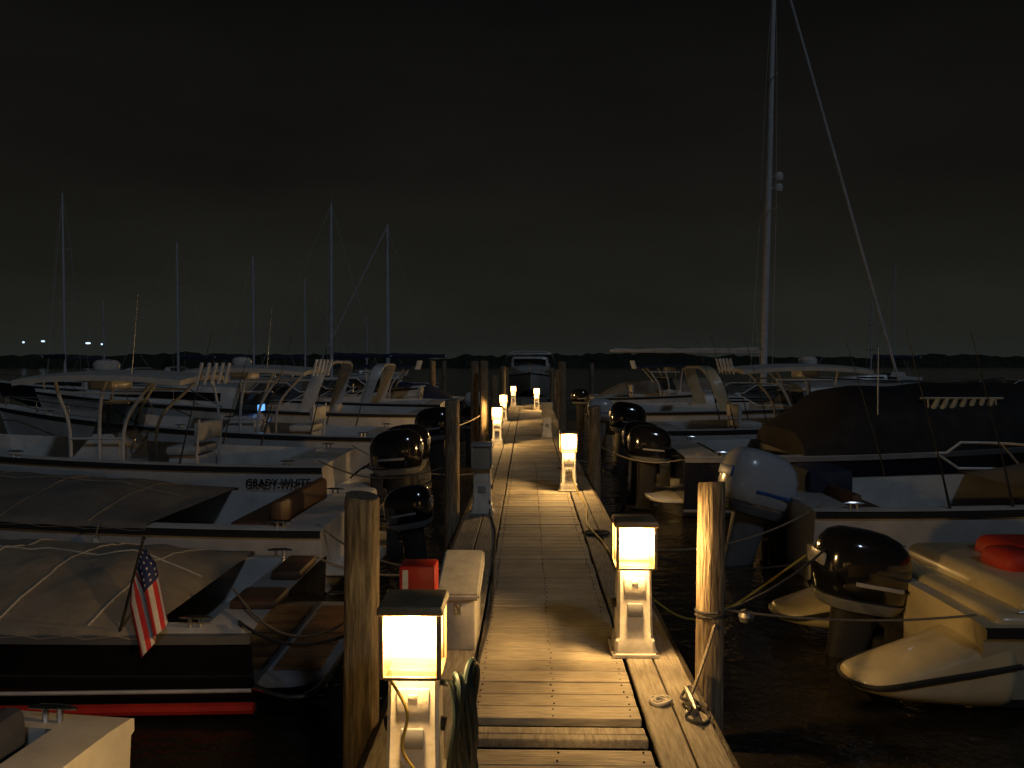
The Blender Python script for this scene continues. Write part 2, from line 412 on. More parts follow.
        if win:
            a=Acc()
            for sg in(-1,1):
                P=[]
                for i in range(9):
                    u=.08+.6*i/8;t=t0+(t1-t0)*u;b=s.b(t)*w;z0=s.z(t);hh=h*(1-u**2.2)
                    for q in(.25,.62): P.append(Vector((s.X(t),sg*(b*(1-.07*min(1,q/.55))+.012),z0+hh*q)))
                F=[(2*i,2*i+1,2*i+3,2*i+2) for i in range(8)];a.add(P,F)
            a.mk('cabin_windows',COWLB,s.r)
    def arch(s,t,h=1.1,W=None,m=GEL):
        x=s.X(t);b=(W or s.b(t)*2)/2-.08;z=s.z(t)
        pts=curvep([(x,-b,z),(x-.25,-b*.93,z+h*.7),(x-.38,-b*.7,z+h),(x-.38,0,z+h*1.04),(x-.38,b*.7,z+h),(x-.25,b*.93,z+h*.7),(x,b,z)],5)
        rings=[]
        for p in pts: rings.append([p+Vector((dx,0,dz)) for dx,dz in((-.14,-.03),(.12,-.03),(.14,0),(.12,.03),(-.14,.03),(-.16,0))])
        v,f=loftg(rings);mk('radar_arch',v,f,m,s.r,ang=40)
    def enclosure(s,t0,t1,h,m=BLKC):
        rr=[];n=20
        for i in range(n+1):
            u=i/n;t=t0+(t1-t0)*u;b=s.b(t)-.05;z0=s.z(t)+.02
            hh=h*min(1,u/.22+.35)*min(1,(1-u)/.35+.08)-.05*math.sin(u*math.pi*4)**2
            x=s.X(t);ring=[]
            for k in range(21):
                a=math.pi*k/20;c=math.cos(a);sn=max(0,math.sin(a))
                ring.append(Vector((x,b*math.copysign(abs(c)**.55,c)*(1-.12*sn),z0-.05+hh*sn**.6+.03*noise.noise(Vector((u*11,k*.5,s.B))))))
            rr.append(ring)
        v,f=loftg(rr);mk('canvas_enclosure',v,f,m,s.r,ang=50)
    def platform(s,l=.42,z=.2,m=GEL,teak=True,w=.8):
        a=Acc();B=s.B*w
        rings=[]
        for zz,k in((z-.06,.97),(z-.04,1),(z-.01,1),(z,.985)):
            ring=[]
            for j in range(17):
                an=-math.pi/2+math.pi*j/16
                ring.append(Vector((-l*k*abs(math.cos(an))**.5-.0,B/2*k*math.copysign(abs(math.sin(an))**.6,math.sin(an)),zz)))
            ring.append(Vector((.05,B/2*k,zz)));ring.append(Vector((.05,-B/2*k,zz)));rings.append(ring)
        a.add(*loftg(rings));a.mk('swim_platform',m,s.r,ang=40)
        if teak:
            a=Acc()
            for j in range(6): a.add(*boxg((-l*.45,-B*.34+j*B*.136,z+.01),(l*.72,B*.115,.014),.004))
            a.mk('teak_slats',TEAK,s.r)
    def seats(s,t,m=VINYL,n=2):
        a=Acc();x=s.X(t);so=s.sole
        for k in range(n):
            y=(-.5+k/(max(1,n-1)))*s.B*.42 if n>1 else 0
            a.add(*boxg((x,y,so+.3),(.5,.5,.16),.05));a.add(*boxg((x-.26,y,so+.55),(.14,.5,.5),.06));a.add(*boxg((x,y,so+.12),(.3,.3,.24),.02))
        a.mk('seats',m,s.r)
    def bench(s,m=VINYL):
        a=Acc();x=s.X(s.cock[0])+.32
        a.add(*boxg((x,0,s.sole+.22),(.45,(s.b(.08)-s.gun)*1.8,.42),.04));a.add(*boxg((x-.22,0,s.sole+.5),(.12,(s.b(.08)-s.gun)*1.8,.26),.05))
        a.mk('stern_bench',m,s.r)
    def fenders(s,ts,side,m=VINYL):
        a=Acc();b=Acc()
        for t in ts:
            x=s.X(t);y=side*(s.b(t)+.11);z=s.z(t)
            pr=[(0,.02),(-.04,.04),(-.08,.09),(-.16,.1),(-.42,.1),(-.5,.09),(-.54,.04),(-.56,.02)]
            a.add(*tubeg([(x,y,z-.08+q[0]*.8) for q in pr],[q[1]*.8 for q in pr],12))
            b.add(*tubeg([(x,y-side*.15,z+.03),(x,y-side*.06,z+.02),(x,y,z-.08)],.007,5))
        a.mk('fenders',m,s.r);b.mk('fender_lines',ROPE,s.r)
    def clutter(s,n=5):
        a=Acc()
        for k in range(n):
            x=s.X(s.cock[0])+random.uniform(.4,s.L*.3);y=random.uniform(-.5,.5)*s.B*.6
            a.add(*boxg((x,y,s.sole+.14),(random.uniform(.25,.5),random.uniform(.2,.4),.26),.03))
        a.mk('deck_gear',random.choice([VINYL,BLUEC,GREYG]),s.r)
    def rods(s,t,n=3):
        a=Acc()
        for k in range(n):
            x=s.X(t)+k*.3;y=(s.b(t)-.1)*(1 if k%2 else -1)
            a.add(*tubeg([(x,y,s.z(t)-.1),(x-.15,y*1.02,s.z(t)+.5),(x-.5,y*1.08,s.z(t)+1.7)],[.016,.008,.003],5))
        a.mk('fishing_rods',PLAS,s.r)

# ---------------------------------------------------------------- LEFT BOATS (rot 180: bow to -X)
b=Boat('small_skiff',(-1.66,2.30),177,5.0,1.9,.70,1.0,side=GEL,cock=(.05,.7),rail=RUB); b.cleats();b.seats(.35,n=2);b.bench(BLUEC)
b=Boat('covered_runabout',(-1.66,5.6),181,6.4,2.05,.54,.78,side=BLACKG,bottom=BOT_B,boot=BLACKG,cock=(.05,.5),rail=ALU,crown=.05)
b.cover(.10,.6,.22,TAN,seam=TOPM); b.platform(.42,.2,GREYG); b.cleats(); b.bowrail(.68,.22)
a=Acc();a.add(*boxg((.1,-.35,.60),(.22,.5,.07),.03));a.add(*boxg((.12,.4,.59),(.3,.34,.06),.025));a.mk('stern_cushions',VINYLB,b.r)
a=Acc();a.add(*tubeg(curvep([(-.02,.95,.22),(-.38,.93,.2),(-.38,-.9,.2),(-.02,-.95,.22)],5),.016,7));a.add(*boxg((-.4,0,.14),(.02,1.5,.03),.005));a.mk('platform_rail',STEEL,b.r)
a=Acc();a.add(*tubeg([(b.X(t),b.b(t)-.045,.075+.1*t**3) for t in [i/14*.8 for i in range(15)]],.035,8));a.mk('waterline_stripe',RED,b.r)
a=Acc();a.add(*tubeg([(b.X(t),b.b(t)+.0,.20+.12*t**3) for t in [i/14*.8 for i in range(15)]],.012,6));a.mk('white_pinstripe',GEL,b.r)
b=Boat('covered_bowrider',(-1.85,8.15),178.5,7.0,2.2,.62,.95,side=GEL,bottom=BOT_B,boot=GEL,cock=(.06,.5))
b.cover(.24,.93,.2,GREYC,seam=TAN);b.platform(.4,.22,GEL,teak=False);b.cleats();b.bench(VINYLB);b.fenders((.3,.5),1)
outboard(b.r,-.42,0,.40,COWLB,.85,tilt=10)
b=Boat('center_console_boat',(-2.6,11.1),180.5,8.2,2.5,.82,1.25,side=GEL,bottom=BOT_BL,boot=NAVY,cock=(.07,.66))
b.console(.42);b.ttop(.42,2.3,1.8,2.04);b.cleats();b.bowrail(.6,.2);b.bench(VINYL);b.clutter();b.rods(.2)
a=Acc();a.add(*boxg((-.28,0,.3),(.6,1.7,.35),.05));a.mk('engine_bracket',GEL,b.r)
outboard(b.r,-.5,.42,.60,COWLB,1.2,tilt=4);outboard(b.r,-.5,-.42,.60,COWLB,1.2,tilt=4)
def lettering(bt,txt,x,z,size,side,m):
    c=bpy.data.curves.new('lettering','FONT');c.body=txt;c.size=size;c.extrude=.002;c.offset=.003
    o=bpy.data.objects.new('hull_lettering',c);scene.collection.objects.link(o);c.materials.append(m)
    t=x/bt.L;o.parent=bt.r
    o.location=(x,side*(bt.b(t)+.016),z)
    o.rotation_euler=(R(90-6),0,R(180)) if side>0 else (R(90-6),0,0)
lettering(b,'GRADY-WHITE',.95,.60,.12,1,BLACKG)
b=Boat('center_console_boat',(-2.4,14.7),179,7.6,2.4,.85,1.3,side=GEL,bottom=BOT_B,boot=BLACKG,cock=(.07,.66))
b.console(.4);b.ttop(.4,2.3,1.7,2.1);b.cleats();b.bowrail(.6,.2);b.bench();b.clutter();b.rods(.15)
a=Acc();a.add(*boxg((-.2,0,.3),(.45,1.3,.35),.05));a.mk('engine_bracket',GEL,b.r)
outboard(b.r,-.35,.0,.66,COWLB,1.2,tilt=6)
a=Acc();a.add(*boxg((b.X(.42)-.45,.0,1.3),(.02,.34,.12),.004))
a.mk('lit_chartplotter_screen',mat('screen_glow',(.05,.2,.6),.3,emit=(.12,.4,1),estr=1.5),b.r)
b=Boat('express_cruiser',(-2.2,18.7),180,9.5,2.9,1.0,1.45,side=GEL,bottom=BOT_B,boot=NAVY,cock=(.05,.42),sole=.35)
b.cabin(.48,.93,.5);b.windshield(.5,.5,.55,1.3);b.arch(.3,1.05);b.bowrail(.5,.35);b.seats(.3);b.bench();b.platform(.55,.3,teak=False);b.clutter()
outboard(b.r,-.6,.3,.6,COWLB,1.0)
b=Boat('express_cruiser',(-2.4,22.8),181,8.8,2.8,1.0,1.4,side=GEL,cock=(.05,.42),sole=.4)
b.cabin(.46,.92,.55);b.windshield(.48,.5,.5,1.2);b.arch(.25,1.0);b.bowrail(.5,.35);b.bench()
b=Boat('center_console_boat',(-2.2,26.3),180,7.2,2.4,.85,1.3,side=NAVY,cock=(.07,.66))
b.console(.4);b.ttop(.4,2,1.6,2.1,BLUEC,ant=False);b.bowrail(.6,.2);outboard(b.r,-.1,0,.62,COWLW,1.1)
b=Boat('covered_bowrider',(-2.2,29.8),180,7,2.4,.8,1.2,side=GEL,cock=(.06,.5));b.cover(.1,.9,.5,BLUEC)
for (x,y,nm) in((-11.5,27,0),(-15,34,1),(-20,41,0)):
    b=Boat('moored_cruiser',(x,y),180 if nm%2 else 0,8,2.7,.9,1.3,side=NAVY if nm else GEL,cock=(.05,.42),sole=.4);b.cabin(.45,.9,.45);b.windshield(.47,.4,.5,1.2)
    b.arch(.28,.9);b.bowrail(.5,.3)

# ---------------------------------------------------------------- RIGHT BOATS (bow to +X)
b=Boat('small_skiff',(1.86,1.95),0,5,2.0,.82,1.0,side=GEL2,deck=GEL2,cock=(.05,.7));b.cleats();b.bench()
b=Boat('sport_boat',(2.70,5.72),2,6.2,2.05,.56,.82,side=GEL2,bottom=BOT_B,deck=GEL2,cock=(.16,.6),crown=.04)
for sg in(-1,1):
    rr=[]
    for i in range(9):
        u=i/8; x=.25-.98*u; w=.29*(1-.25*u)*(1 if i<7 else (.85 if i==7 else .45)); zt=.56-.32*min(1,(u*1.15))**.8
        yc=sg*(.66+.0*u); z0=.0+.12*u*u
        rr.append([Vector((x,yc-w,z0)),Vector((x,yc-w*1.06,z0+(zt-z0)*.5)),Vector((x,yc-w*.98,zt-.06)),Vector((x,yc-w*.82,zt)),Vector((x,yc+w*.82,zt)),Vector((x,yc+w*.98,zt-.06)),Vector((x,yc+w*1.06,z0+(zt-z0)*.5)),Vector((x,yc+w,z0))])
    v,f=loftg(rr);o=mk('stern_sponson',v,f,GEL2,b.r,ang=50)
    md=o.modifiers.new('s','SUBSURF');md.levels=2;md.render_levels=2
    a=Acc();a.add(*tubeg(curvep([(.22,sg*.66-.30,.33),(-.3,sg*.66-.285,.24),(-.62,sg*.66-.22,.17),(-.72,sg*.66,.16),(-.62,sg*.66+.22,.17),(-.3,sg*.66+.285,.24),(.22,sg*.66+.3,.33)],5),.018,7));a.mk('rub_strip',RUB,b.r)
outboard(b.r,.02,.14,.28,COWLB,1.15,tilt=10)
a=Acc();a.add(*boxg((.62,-.1,.62),(.62,1.5,.22),.10,4));a.add(*boxg((.3,-.1,.56),(.4,1.6,.12),.055,3));a.mk('sun_pad',GEL2,b.r)
a=Acc();a.add(*boxg((.95,.1,.74),(.5,.6,.22),.1,4));a.add(*boxg((.66,-.15,.76),(.26,.36,.18),.08,4));a.add(*boxg((1.05,-.45,.72),(.5,.5,.24),.1,4));a.mk('red_seat_cover',REDC,b.r)
b.windshield(.6,.36,.3,.8);b.cleats();b.seats(.4,REDC)
b=Boat('walkaround_boat',(2.75,8.7),0,7.0,2.3,.72,1.05,side=GEL,bottom=BOT_BL,boot=BOT_BL,cock=(.06,.55))
outboard(b.r,-.02,-.1,.40,COWLW,1.38,tilt=16,turn=14)
b.cover(.38,.9,.3,GREYC);b.bench(VINYLB);b.cleats();b.windshield(.5,.32,.3,.9);b.rods(.2)
a=Acc();a.add(*boxg((.5,.2,.85),(.5,.7,.3),.08));a.mk('bait_station',BLUEC,b.r)
b=Boat('dark_enclosed_cruiser',(2.15,12.0),-1,8.5,2.6,.85,1.3,side=NAVY,bottom=BOT_B,boot=GREYG,rail=GREYG,cock=(.06,.5))
b.enclosure(.2,.78,.9);b.bowrail(.7,.28);b.cleats();b.platform(.45,.25,teak=False);b.bench(VINYLB)
outboard(b.r,-.1,.4,.66,COWLB,1.05,tilt=5);outboard(b.r,-.1,-.4,.66,COWLB,1.05,tilt=5)
a=Acc()
for k in range(7):
    x=3.35+k*.12
    a.add(*tubeg([(x,-1.02,1.50),(x+.05,-1.02,1.57),(x+.09,-1.02,1.66)],[.036,.042,.03],10))
a.add(*tubeg([(3.2,-1.02,1.66),(4.3,-1.02,1.66)],.016,6))
for xx in(3.3,4.2): a.add(*tubeg([(xx,-1.02,1.66),(xx,-1.1,.9)],.012,6))
a.mk('rod_holder_rack',GEL2,b.r)
a=Acc().add(*tubeg([(2.6,-1.1,.9),(2.6,-1.1,2.35)],[.012,.005],6));a.mk('antenna',GEL,b.r)
b=Boat('center_console_boat',(2.3,15.6),1,7.8,2.5,.9,1.3,side=GEL,bottom=BOT_B,boot=RED,cock=(.07,.66))
b.console(.42);b.ttop(.42,2.5,1.8,2.12,TOPM);b.bowrail(.6,.2);b.bench();b.clutter();b.rods(.2,4);outboard(b.r,-.05,0,.7,COWLB,1.2,tilt=8)
b=Boat('express_cruiser',(2.2,19.5),0,9.5,2.9,1.0,1.4,side=GEL,bottom=BOT_B,cock=(.05,.42),sole=.4)
b.cabin(.46,.92,.5);b.windshield(.48,.45,.5,1.3);b.arch(.26,.95,m=GEL2);b.bowrail(.5,.35);b.bench();outboard(b.r,-.1,0,.7,COWLW,1.1)
b=Boat('center_console_boat',(2.3,28.8),0,7.4,2.4,.9,1.3,side=GEL,cock=(.07,.66));b.console(.4);b.ttop(.4,2,1.6,2.1,BLUEC,ant=False);outboard(b.r,-.1,0,.62,COWLB,1.1)
b=Boat('covered_bowrider',(2.3,32.2),0,7,2.4,.8,1.2,side=GEL,cock=(.06,.5));b.cover(.1,.9,.5,TAN)
for (x,y,nm) in((12.5,16,1),(13.5,22,0),(14.5,29,1)):
    b=Boat('moored_cruiser',(x,y),0,8.5,2.7,.95,1.35,side=NAVY if nm else GEL,cock=(.05,.42),sole=.4);b.cabin(.45,.9,.45);b.windshield(.47,.4,.5,1.2);b.bowrail(.5,.3)
b=Boat('flybridge_cruiser',(.1,47),-90,9.5,3.0,1.25,1.65,side=GEL,cock=(.05,.3),sole=.4)
b.cabin(.4,.95,.6,w=.8);b.windshield(.55,.6,.5,1.5);b.arch(.38,1.35);b.bowrail(.5,.4)
a=Acc();a.add(*boxg((b.X(.42),0,1.95),(2.4,2.2,1.1),.2,3,taper=.86));a.add(*boxg((b.X(.4),0,2.58),(2.6,2.2,.1),.04));a.mk('deckhouse',GEL,b.r)
a=Acc();a.add(*boxg((b.X(.42)+1.08,0,2.12),(.12,1.7,.42),.05));a.mk('deckhouse_window',COWLB,b.r)

# ---------------------------------------------------------------- sailboats
def sailboat(x,y,rz,L,H,mt=.42,lean=0,boom=True,side=GEL,cov=BLUEC,spread=True,r=.075,furl=True,reflect=False,rake=0,back=True,ch=.2,bl=.45):
    b=Boat('sailboat',(x,y),rz,L,min(3.0,L*.3),.8,1.05,side=side,cock=(.06,.28),sole=.4,roll=lean)
    b.cabin(.3,.72,.38,w=.6)
    mx=b.X(mt);a=Acc();tx=mx+rake;ax=lambda z:mx+rake*(z-1)/(H-1)
    a.add(*tubeg([(mx,0,.9),(ax(H*.6),0,H*.6),(tx,0,H)],[r,r*.95,r*.6],10));
    if boom: a.add(*tubeg([(mx-.1,0,2.45),(mx-L*bl-.1,0,2.5)],.05,8))
    if spread:
        for q in(.45,.72): a.add(*tubeg([(ax(H*q),-L*.11*(1.3-q),H*q),(ax(H*q),L*.11*(1.3-q),H*q)],.02,6))
    a.mk('mast_and_boom',MASTM,b.r)
    if boom:
        a=Acc();rings=[]
        for i in range(12):
            u=i/11;xx=mx-.15-(L*(bl-.02))*u;h=ch*(1-.45*u)+.02*math.sin(i*1.9)
            rings.append([Vector((xx,.08*math.cos(t)*(1-.3*u),2.53+h*math.sin(t))) for t in [2*math.pi*k/10 for k in range(10)]])
        a.add(*loftg(rings));a.mk('sail_cover',cov,b.r)
    a=Acc()
    bx=b.X(.985)
    a.add(*tubeg([(tx,0,H*.99),(bx,0,b.z(.98)+.1)],.04 if furl else .012,7))
    if back: a.add(*tubeg([(tx,0,H*.99),(.1,0,1.0)],.01,5))
    for sg in(-1,1):
        sp=sg*L*.11*.85
        a.add(*tubeg([(tx,0,H*.98),(ax(H*.72),sg*L*.11*.58,H*.72),(ax(H*.45),sp,H*.45),(mx-.1,sg*b.b(mt)*.93,b.z(mt))],.007,5))
    a.mk('standing_rigging',MASTM,b.r)
    b.bowrail(.75,.5)
    if reflect:
        a=Acc()
        for hz in(7.0,7.35):
            cx,cz=ax(hz-WZ)+.3,hz-WZ
            a.add(*loftg([sell(cx,0,cz+z,r_,r_,2,14) for z,r_ in((-.13,.04),(-.11,.12),(0,.15),(.11,.12),(.13,.04))]))
            a.add(*tubeg([(ax(cz),0,cz),(cx,0,cz)],.02,6))
        a.mk('radar_reflector',PIPEW,b.r)
    a=Acc().add(*tubeg([(tx,0,H),(tx,0,H+.6)],.008,5));a.mk('masthead_antenna',ALU,b.r)
    return b
sailboat(2.82,24.8,0,8.9,15.0,mt=.525,r=.1,reflect=True,cov=TOPM,rake=.24,back=False,ch=.07,bl=.52)
def far(px,py_top,Y,L=8,rz=90,r=.08,**k):
    X=(px-528)*Y/796;H=(362-py_top)*Y/796+1.65-WZ
    mt=.42*L*.94
    dx=mt*math.cos(R(rz));dy=mt*math.sin(R(rz))
    sailboat(X-dx,Y-dy,rz,L,H,r=r,**k)
far(60,192,55,rz=100,furl=False,r=.09)
far(176,242,60,rz=180,furl=False,r=.09)
far(252,256,62,rz=60,furl=False,r=.09)
far(304,278,70,rz=0,furl=False)
far(331,203,48,rz=178,r=.1,lean=1,furl=False)
far(388,225,50,rz=185,r=.12)
far(366,316,90,rz=20,furl=False)
far(868,300,60,rz=180,furl=False,r=.05)
far(890,262,75,rz=90,furl=False,r=.05)
far(100,300,85,rz=20,furl=False)

# ---------------------------------------------------------------- DOCK
dock=root('wooden_dock')
DL=36.0
a=Acc();y=-6.0
x0,x1=-.285,.535
random.seed(3)
screws=Acc()
while y<DL:
    w=.138+random.uniform(-.004,.004)
    if not (3.40<y+w/2<3.58):
        T=Matrix.Translation(((x0+x1)/2+random.uniform(-.005,.005),y+w/2,-.019+random.uniform(-.0025,.0025)))@Matrix.Rotation(random.uniform(-.004,.004),4,'Z')@Matrix.Rotation(random.uniform(-.01,.01),4,'X')
        a.add(*boxg((0,0,0),(x1-x0-.012,w,.038),.004,1),T)
        if 1<y<13:
            for sx in(x0+.05,(x0+x1)/2,x1-.05):
                for q in(.03,w-.03):
                    q2=q+random.uniform(-.006,.006);sx2=sx+random.uniform(-.008,.008)
                    screws.add(*loftg([[Vector((sx2+.0045*math.cos(k),y+q2+.0045*math.sin(k),zz)) for k in [i*1.0472 for i in range(6)]] for zz in(-.004,.004)]))
    y+=w+random.uniform(.002,.006)
a.mk('transverse_planks',PLX,dock,smooth=False)
screws.mk('deck_screws',DARKW,dock,smooth=False)
a=Acc()
for bx0,bx1 in((-.67,-.485),(-.475,-.295),(.548,.69),(.70,.84)):
    y=-6.0+random.uniform(0,1)
    while y<DL:
        l=3.6+random.uniform(-.1,.1);l=min(l,DL-y)
        if l<.3: break
        a.add(*boxg(((bx0+bx1)/2,y+l/2,-.017+random.uniform(-.002,.002)),(bx1-bx0,l-.008,.04),.006,1));y+=l
a.mk('edge_boards',PLY,dock,smooth=False)
a=Acc();a.add(*boxg((.125,3.45,-.012),(.80,.055,.04),.006,1));a.add(*boxg((.125,3.53,-.02),(.80,.07,.04),.006,1));a.mk('joint_beam',PLY,dock,smooth=False)
a=Acc()
for sx in(-.69,.86): a.add(*boxg((sx,DL/2-3,-.14),(.04,DL+6,.24),.008,1))
for sx in(-.3,.1,.5): a.add(*boxg((sx,DL/2-3,-.14),(.05,DL+6,.18),.004,1))
yy=-6
while yy<DL: a.add(*boxg((.085,yy,-.3),(1.6,.14,.16),.01,1));yy+=3
a.mk('stringers',DARKW,dock,smooth=False)
a=Acc();x=-7
while x<7.2: a.add(*boxg((x+.07,DL+1.0,-.019),(.138,1.9,.038),.005,1));x+=.146
a.mk('t_head_planks',PLY,dock,smooth=False)

def piling(x,y,top,r=.08,lx=0,ly=0):
    e=root('dock_piling',(x,y,0),rx=ly,ry=lx,rz=0)
    rings=[];n=28;ph=random.uniform(0,9)
    zs=[-3,-1.5,-.6,-.2,.1,.4,.7,top-.15,top-.02,top]
    zs=sorted(set(z for z in zs if z<=top))
    def rad(t,z,rr):
        g=noise.noise(Vector((math.cos(t)*2.2,math.sin(t)*2.2,z*.5+ph)))
        crack=max(0,noise.noise(Vector((math.cos(t)*7,math.sin(t)*7,z*.25+ph)))-.35)
        return rr*(1+.05*g-.25*crack)
    for z in zs:
        rr=r*(1.06-.05*(z+.5)/max(.5,top+.5))
        if z==top: rr*=.93
        rings.append([Vector((rad(t,z,rr)*math.cos(t),rad(t,z,rr)*math.sin(t),z+(.012*math.cos(t+ph) if z==top else 0))) for t in [2*math.pi*k/n for k in range(n)]])
    v,f=loftg(rings);mk('post',v,f,PILE,e,ang=50)
    return e
piling(-.77,3.62,1.04,.078,lx=.6)
piling(1.02,4.45,.98,.074,lx=.3)
piling(-.86,9.0,1.22,.08);piling(.95,11.3,1.02,.08)
piling(-.90,16.3,1.67,.085);piling(-1.12,16.7,1.66,.085)
piling(.84,19.5,1.66,.09);piling(-.86,20.5,1.3,.08);piling(.98,26,1.4,.09);piling(-.85,27,1.5,.09);piling(1.0,33,1.4,.09);piling(-.9,34,1.4,.09)
piling(-3.6,30,1.7,.11);piling(3.0,37.5,1.6,.11);piling(-4,38,1.7,.11)
piling(-1.0,-2,1.1);piling(1.0,-2.5,1.1)

# ---------------------------------------------------------------- pedestals
def pedestal(x,y,lit=True,P=30,rz=0):
    e=root('power_pedestal',(x,y,.002),rz)
    def sec(z,w,f,bk):
        c=.014
        return [Vector((sx*(w-(c if k else 0)),(-f if sy<0 else bk)+(0 if k else (c if sy<0 else -c)),z)) for sx,sy,k in((-1,-1,0),(-1,-1,1),(1,-1,1),(1,-1,0),(1,1,0),(1,1,1),(-1,1,1),(-1,1,0))]
    a=Acc();a.add(*loftg([sec(.02,.113,.115,.1),sec(.09,.11,.11,.095),sec(.105,.1,.1,.088),sec(.3,.096,.085,.075),sec(.46,.094,.066,.068),sec(.5,.094,.06,.066)]))
    a.add(*boxg((0,0,.012),(.26,.26,.024),.006));a.mk('body',PED,e,ang=30)
    a=Acc()
    for sx in(-1,1):
        for sy in(-1,1): a.add(*tubeg([(sx*.118,sy*.12,.02),(sx*.118,sy*.12,.034)],.008,6))
    a.mk('anchor_bolts',GALV,e)
    Tf=Matrix.Translation((0,-.083,.32))@Matrix.Rotation(R(-5.5),4,'X')
    a=Acc();a.add(*boxg((0,0,.07),(.12,.010,.1),.004),Tf)
    a.add(*boxg((0,-.006,.09),(.035,.008,.02),.002),Tf);a.mk('meter_plate',PED,e)
    a=Acc();a.add(*boxg((0,-.003,-.06),(.085,.014,.075),.006),Tf);a.mk('outlet_cover',GREYG,e)
    a=Acc()
    for sx in(-1,1):
        a.add(*tubeg([(sx*.09,0,.28),(sx*.115,0,.275)],.026,12))
    a.mk('shore_power_sockets',PLAS,e)
    v,f=boxg((0,-.04,.622),(.196,.19,.226),.006);mk('lens',v,f,LENS if lit else LENSOFF,e)
    a=Acc()
    for sx in(-.104,.104):
        for yy in(-.142,.062): a.add(*boxg((sx,yy,.622),(.018,.018,.24),.004))
        a.add(*boxg((sx,-.04,.505),(.018,.19,.014),.004))
    a.add(*boxg((0,-.142,.505),(.19,.018,.014),.004));a.add(*boxg((0,.062,.505),(.19,.018,.014),.004))
    a.add(*boxg((0,-.04,.753),(.246,.246,.036),.012,2,taper=.94))
    a.add(*boxg((0,.044,.62),(.19,.012,.22),.002))
    a.mk('lamp_housing',PEDH if lit else PEDG,e)
    if lit:
        L=bpy.data.lights.new('bulb','POINT');L.energy=P;L.color=(1,.64,.28);L.shadow_soft_size=.035
        o=bpy.data.objects.new('bulb',L);scene.collection.objects.link(o);o.parent=e;o.location=(0,-.092,.65)
    return e
pedestal(-.425,2.98,P=62);pedestal(.60,4.52,P=92)
pedestal(-.50,8.7,lit=False);pedestal(.52,10.2,P=120)
pedestal(-.62,16,P=120);pedestal(.42,17.5,lit=False);pedestal(-.68,22,P=110);pedestal(.3,27.5,P=110);pedestal(-.55,30,P=80)
pedestal(-.5,-2.0,P=170);pedestal(.6,-1.6,P=120)  # unseen lit pair behind the camera, added to brighten the near boats and piling

# dock box
e=root('dock_box',(-.40,4.75,.002))
a=Acc();v,f=boxg((0,0,.15),(.2,.5,.3),.012);a.add(v,f);a.mk('box_body',DIRTY,e)
V=[Vector(p) for p in((-.125,-.28,.29),(.125,-.28,.29),(.125,.27,.36),(-.125,.27,.36),(-.125,-.28,.33),(.125,-.28,.33),(.125,.27,.46),(-.125,.27,.46))]
bm=bmesh.new();vs=[bm.verts.new(p) for p in V]
for q in((0,1,2,3),(7,6,5,4),(0,4,5,1),(1,5,6,2),(2,6,7,3),(3,7,4,0)): bm.faces.new([vs[i] for i in q])
bmesh.ops.bevel(bm,geom=list(bm.edges),offset=.012,segments=2,affect='EDGES');bm.verts.index_update()
mk('lid',[p.co.copy() for p in bm.verts],[tuple(x.index for x in q.verts) for q in bm.faces],DIRTY,e);bm.free()
a=Acc();a.add(*boxg((0,-.258,.24),(.04,.014,.06),.004));a.mk('latch',STEEL,e)
e=root('fire_extinguisher_cabinet',(-.565,4.1,.0))
a=Acc();a.add(*boxg((0,0,.44),(.185,.16,.34),.012));a.mk('cabinet',RED,e)
a=Acc();a.add(*boxg((0,.0,.14),(.07,.07,.28),.008));a.add(*boxg((0,0,.01),(.16,.16,.02),.004));a.mk('stand',PED,e)
a=Acc();a.add(*boxg((-.06,-.083,.5),(.03,.006,.18),.002));a.mk('label_plate',PED,e)
a=Acc();a.add(*boxg((.06,-.085,.4),(.02,.012,.05),.003));a.mk('handle',STEEL,e)

def one(name,part,pts,r,m,n=8):
    e=root(name);v,f=tubeg(pts,r,n);mk(part,v,f,m,e);return e
e=root('coiled_hose')
a=Acc()
for k in range(6):
    pts=[]
    for i in range(33):
        t=2*math.pi*i/32;pts.append((-.275+.028*k*.5+.012*math.sin(3*t+k),2.92+.07*math.cos(t)+.012*k,.26+(.2+.012*k)*math.sin(t)*(1+.08*math.sin(k*2))))
    a.add(*tubeg(pts,.011,7))
a.add(*tubeg([(-.34,2.98,.44),(-.24,2.92,.45)],.012,6))
a.mk('hose_loops',HOSE,e)
pts=curvep([(-.33,2.95,.08),(-.3,3.1,.02),(-.25,3.5,.018),(-.27,4.2,.018),(-.24,5.2,.018),(-.28,6.5,.018),(-.31,7.6,.018),(-.4,8.5,.02),(-.42,8.6,.15)],7)
one('shore_power_cord','cord',pts,.009,ROPED)
one('shore_power_cord','cord',curvep([(-.5,2.85,.5),(-.43,2.80,.4),(-.45,2.82,.25),(-.37,2.83,.12),(-.4,2.83,.02)],6),.006,CORD)
one('shore_power_cord','cord',curvep([(.52,10.05,.3),(.62,9.9,.03),(.66,9,.018),(.6,8,.018),(.68,7.2,.018),(.72,6.6,.018),(.95,6.3,-.2),(1.4,6.2,-.35),(2.3,6.6,.05)],7),.009,CORD)
def dcleat(x,y,rz=0):
    e=root('dock_cleat',(x,y,.003),rz)
    a=Acc();a.add(*tubeg([(0,-.13,.055),(0,-.06,.062),(0,.06,.062),(0,.13,.055)],[.008,.015,.015,.008],8))
    for d in(-.035,.035): a.add(*tubeg([(0,d,0),(0,d,.06)],[.02,.013],8))
    a.add(*boxg((0,0,.004),(.05,.13,.008),.002));a.mk('horn',GALV,e)
dcleat(.77,3.75);dcleat(.77,6.9);dcleat(-.6,6.2);dcleat(-.6,11.5);dcleat(.77,13);dcleat(-.62,2.2)
